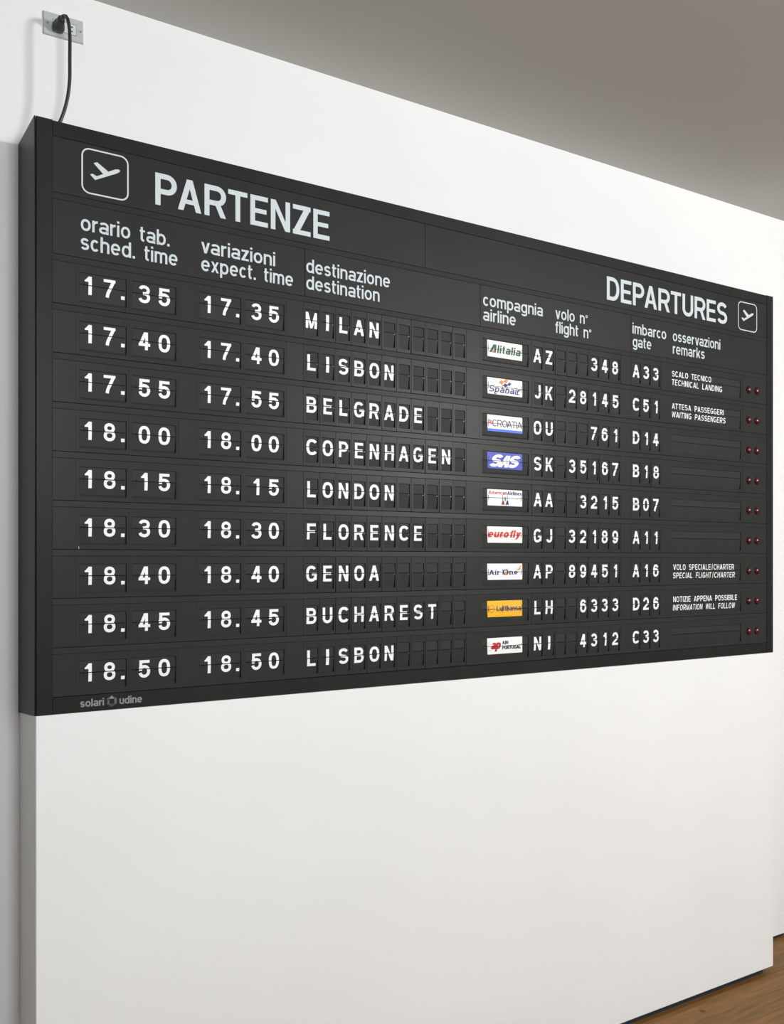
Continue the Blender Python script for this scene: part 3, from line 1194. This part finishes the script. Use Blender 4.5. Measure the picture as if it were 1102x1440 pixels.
# ------------------------------------------------------------------ socket and lead
sock = bpy.data.objects.new('wall_socket', None)
COL.objects.link(sock)
sock.location = (.131, D, 3.644)
sock.rotation_euler = (0, math.radians(-1.0), 0)
tag(sock, 'horizontal brushed steel wall socket plate above the black board, near the ceiling', 'wall socket')
b = MB()
b.box(-.061, .061, -.0055, .0, -.036, .036, 0, .0025)
b.build('cover_plate', M['plate'], sock)
b = MB()
b.box(-.0350, .0350, -.0066, -.005, -.0162, .0162, 0, .0006)
for s_ in (-1, 1):
    for zz in (-.0066, .0066):
        b.poly([(s_ * .020 - .0050, -.0067, zz - .0017), (s_ * .020 + .0050, -.0067, zz - .0017), (s_ * .020 + .0050, -.0067, zz + .0017), (s_ * .020 - .0050, -.0067, zz + .0017)], 1)
for q in stroke_quads([(-.0356, -.0168), (.0356, -.0168), (.0356, .0168), (-.0356, .0168)], .0009, True):
    b.poly([(x, -.00565, z) for x, z in q], 1)
b.build('outlet', [M['socket'], M['dark']], sock, (.003, 0, .0))
for x in (-.0478, .0518):
    b = MB()
    b.tube([(x, -.0050, 0), (x, -.0064, 0), (x, -.0068, 0)], [.0032, .0031, .0022], 12)
    b.build('screw', M['screw'], sock)

lead = bpy.data.objects.new('power_lead', None)
COL.objects.link(lead)
lead.location = (.1135, D - .007, 3.642)
tag(lead, 'black power lead hanging from the wall socket down to the board top', 'cable')
def L(x, y, z):
    return (x - .1135, y - (D - .007), z - 3.642)
b = MB()
# plug body: flat block with tapering shoulders
secs = [(.2175, .0165, .0150, 3.634), (.2050, .0175, .0158, 3.634), (.1985, .0165, .0150, 3.635), (.1880, .0125, .0130, 3.637), (.1760, .0100, .0105, 3.639), (.1680, .0095, .0095, 3.640)]
rg = []
for yy, hx, hz, zc in secs:
    n = len(b.v)
    for k in range(16):
        a = 2 * math.pi * k / 16
        c, s_ = math.cos(a), math.sin(a)
        b.v.append(L(.1135 + hx * math.copysign(abs(c) ** .5, c), yy, zc + hz * math.copysign(abs(s_) ** .5, s_)))
    rg.append(n)
for A, B_ in zip(rg, rg[1:]):
    for k in range(16):
        k2 = (k + 1) % 16
        b.f.append([A + k, B_ + k, B_ + k2, A + k2])
        b.mi.append(0)
        b.sm.append(True)
b.f.append([rg[0] + k for k in range(16)]); b.mi.append(0); b.sm.append(False)
b.f.append([rg[-1] + k for k in range(16)][::-1]); b.mi.append(0); b.sm.append(False)
b.build('plug', M['rubber'], lead)
# lead: smooth path through control points
ctl = [(.1135, .182, 3.6385), (.1145, .160, 3.640), (.1185, .138, 3.634), (.1225, .124, 3.612), (.1255, .119, 3.57), (.1255, .119, 3.50), (.1250, .120, 3.43), (.118, .124, 3.37), (.103, .130, 3.315), (.080, .138, 3.262), (.068, .142, 3.2478)]
def catmull(P, n=10):
    out = []
    P = [P[0]] + P + [P[-1]]
    for i in range(1, len(P) - 2):
        for k in range(n):
            t = k / n
            out.append(tuple(.5 * (2 * P[i][j] + (P[i + 1][j] - P[i - 1][j]) * t + (2 * P[i - 1][j] - 5 * P[i][j] + 4 * P[i + 1][j] - P[i + 2][j]) * t * t + (3 * P[i][j] - P[i - 1][j] - 3 * P[i + 1][j] + P[i + 2][j]) * t ** 3) for j in range(3)))
    out.append(P[-1])
    return out
b = MB()
path = catmull(ctl)
b.tube([L(*p) for p in path], .0053, 14)
b.build('cord', M['rubber'], lead)
b = MB()
b.tube([L(*p) for p in path[:16]], [.0092 - .0032 * i / 15 + (.0005 if (i // 2) % 2 else 0) for i in range(16)], 14)
b.build('strain_relief', M['rubber'], lead)
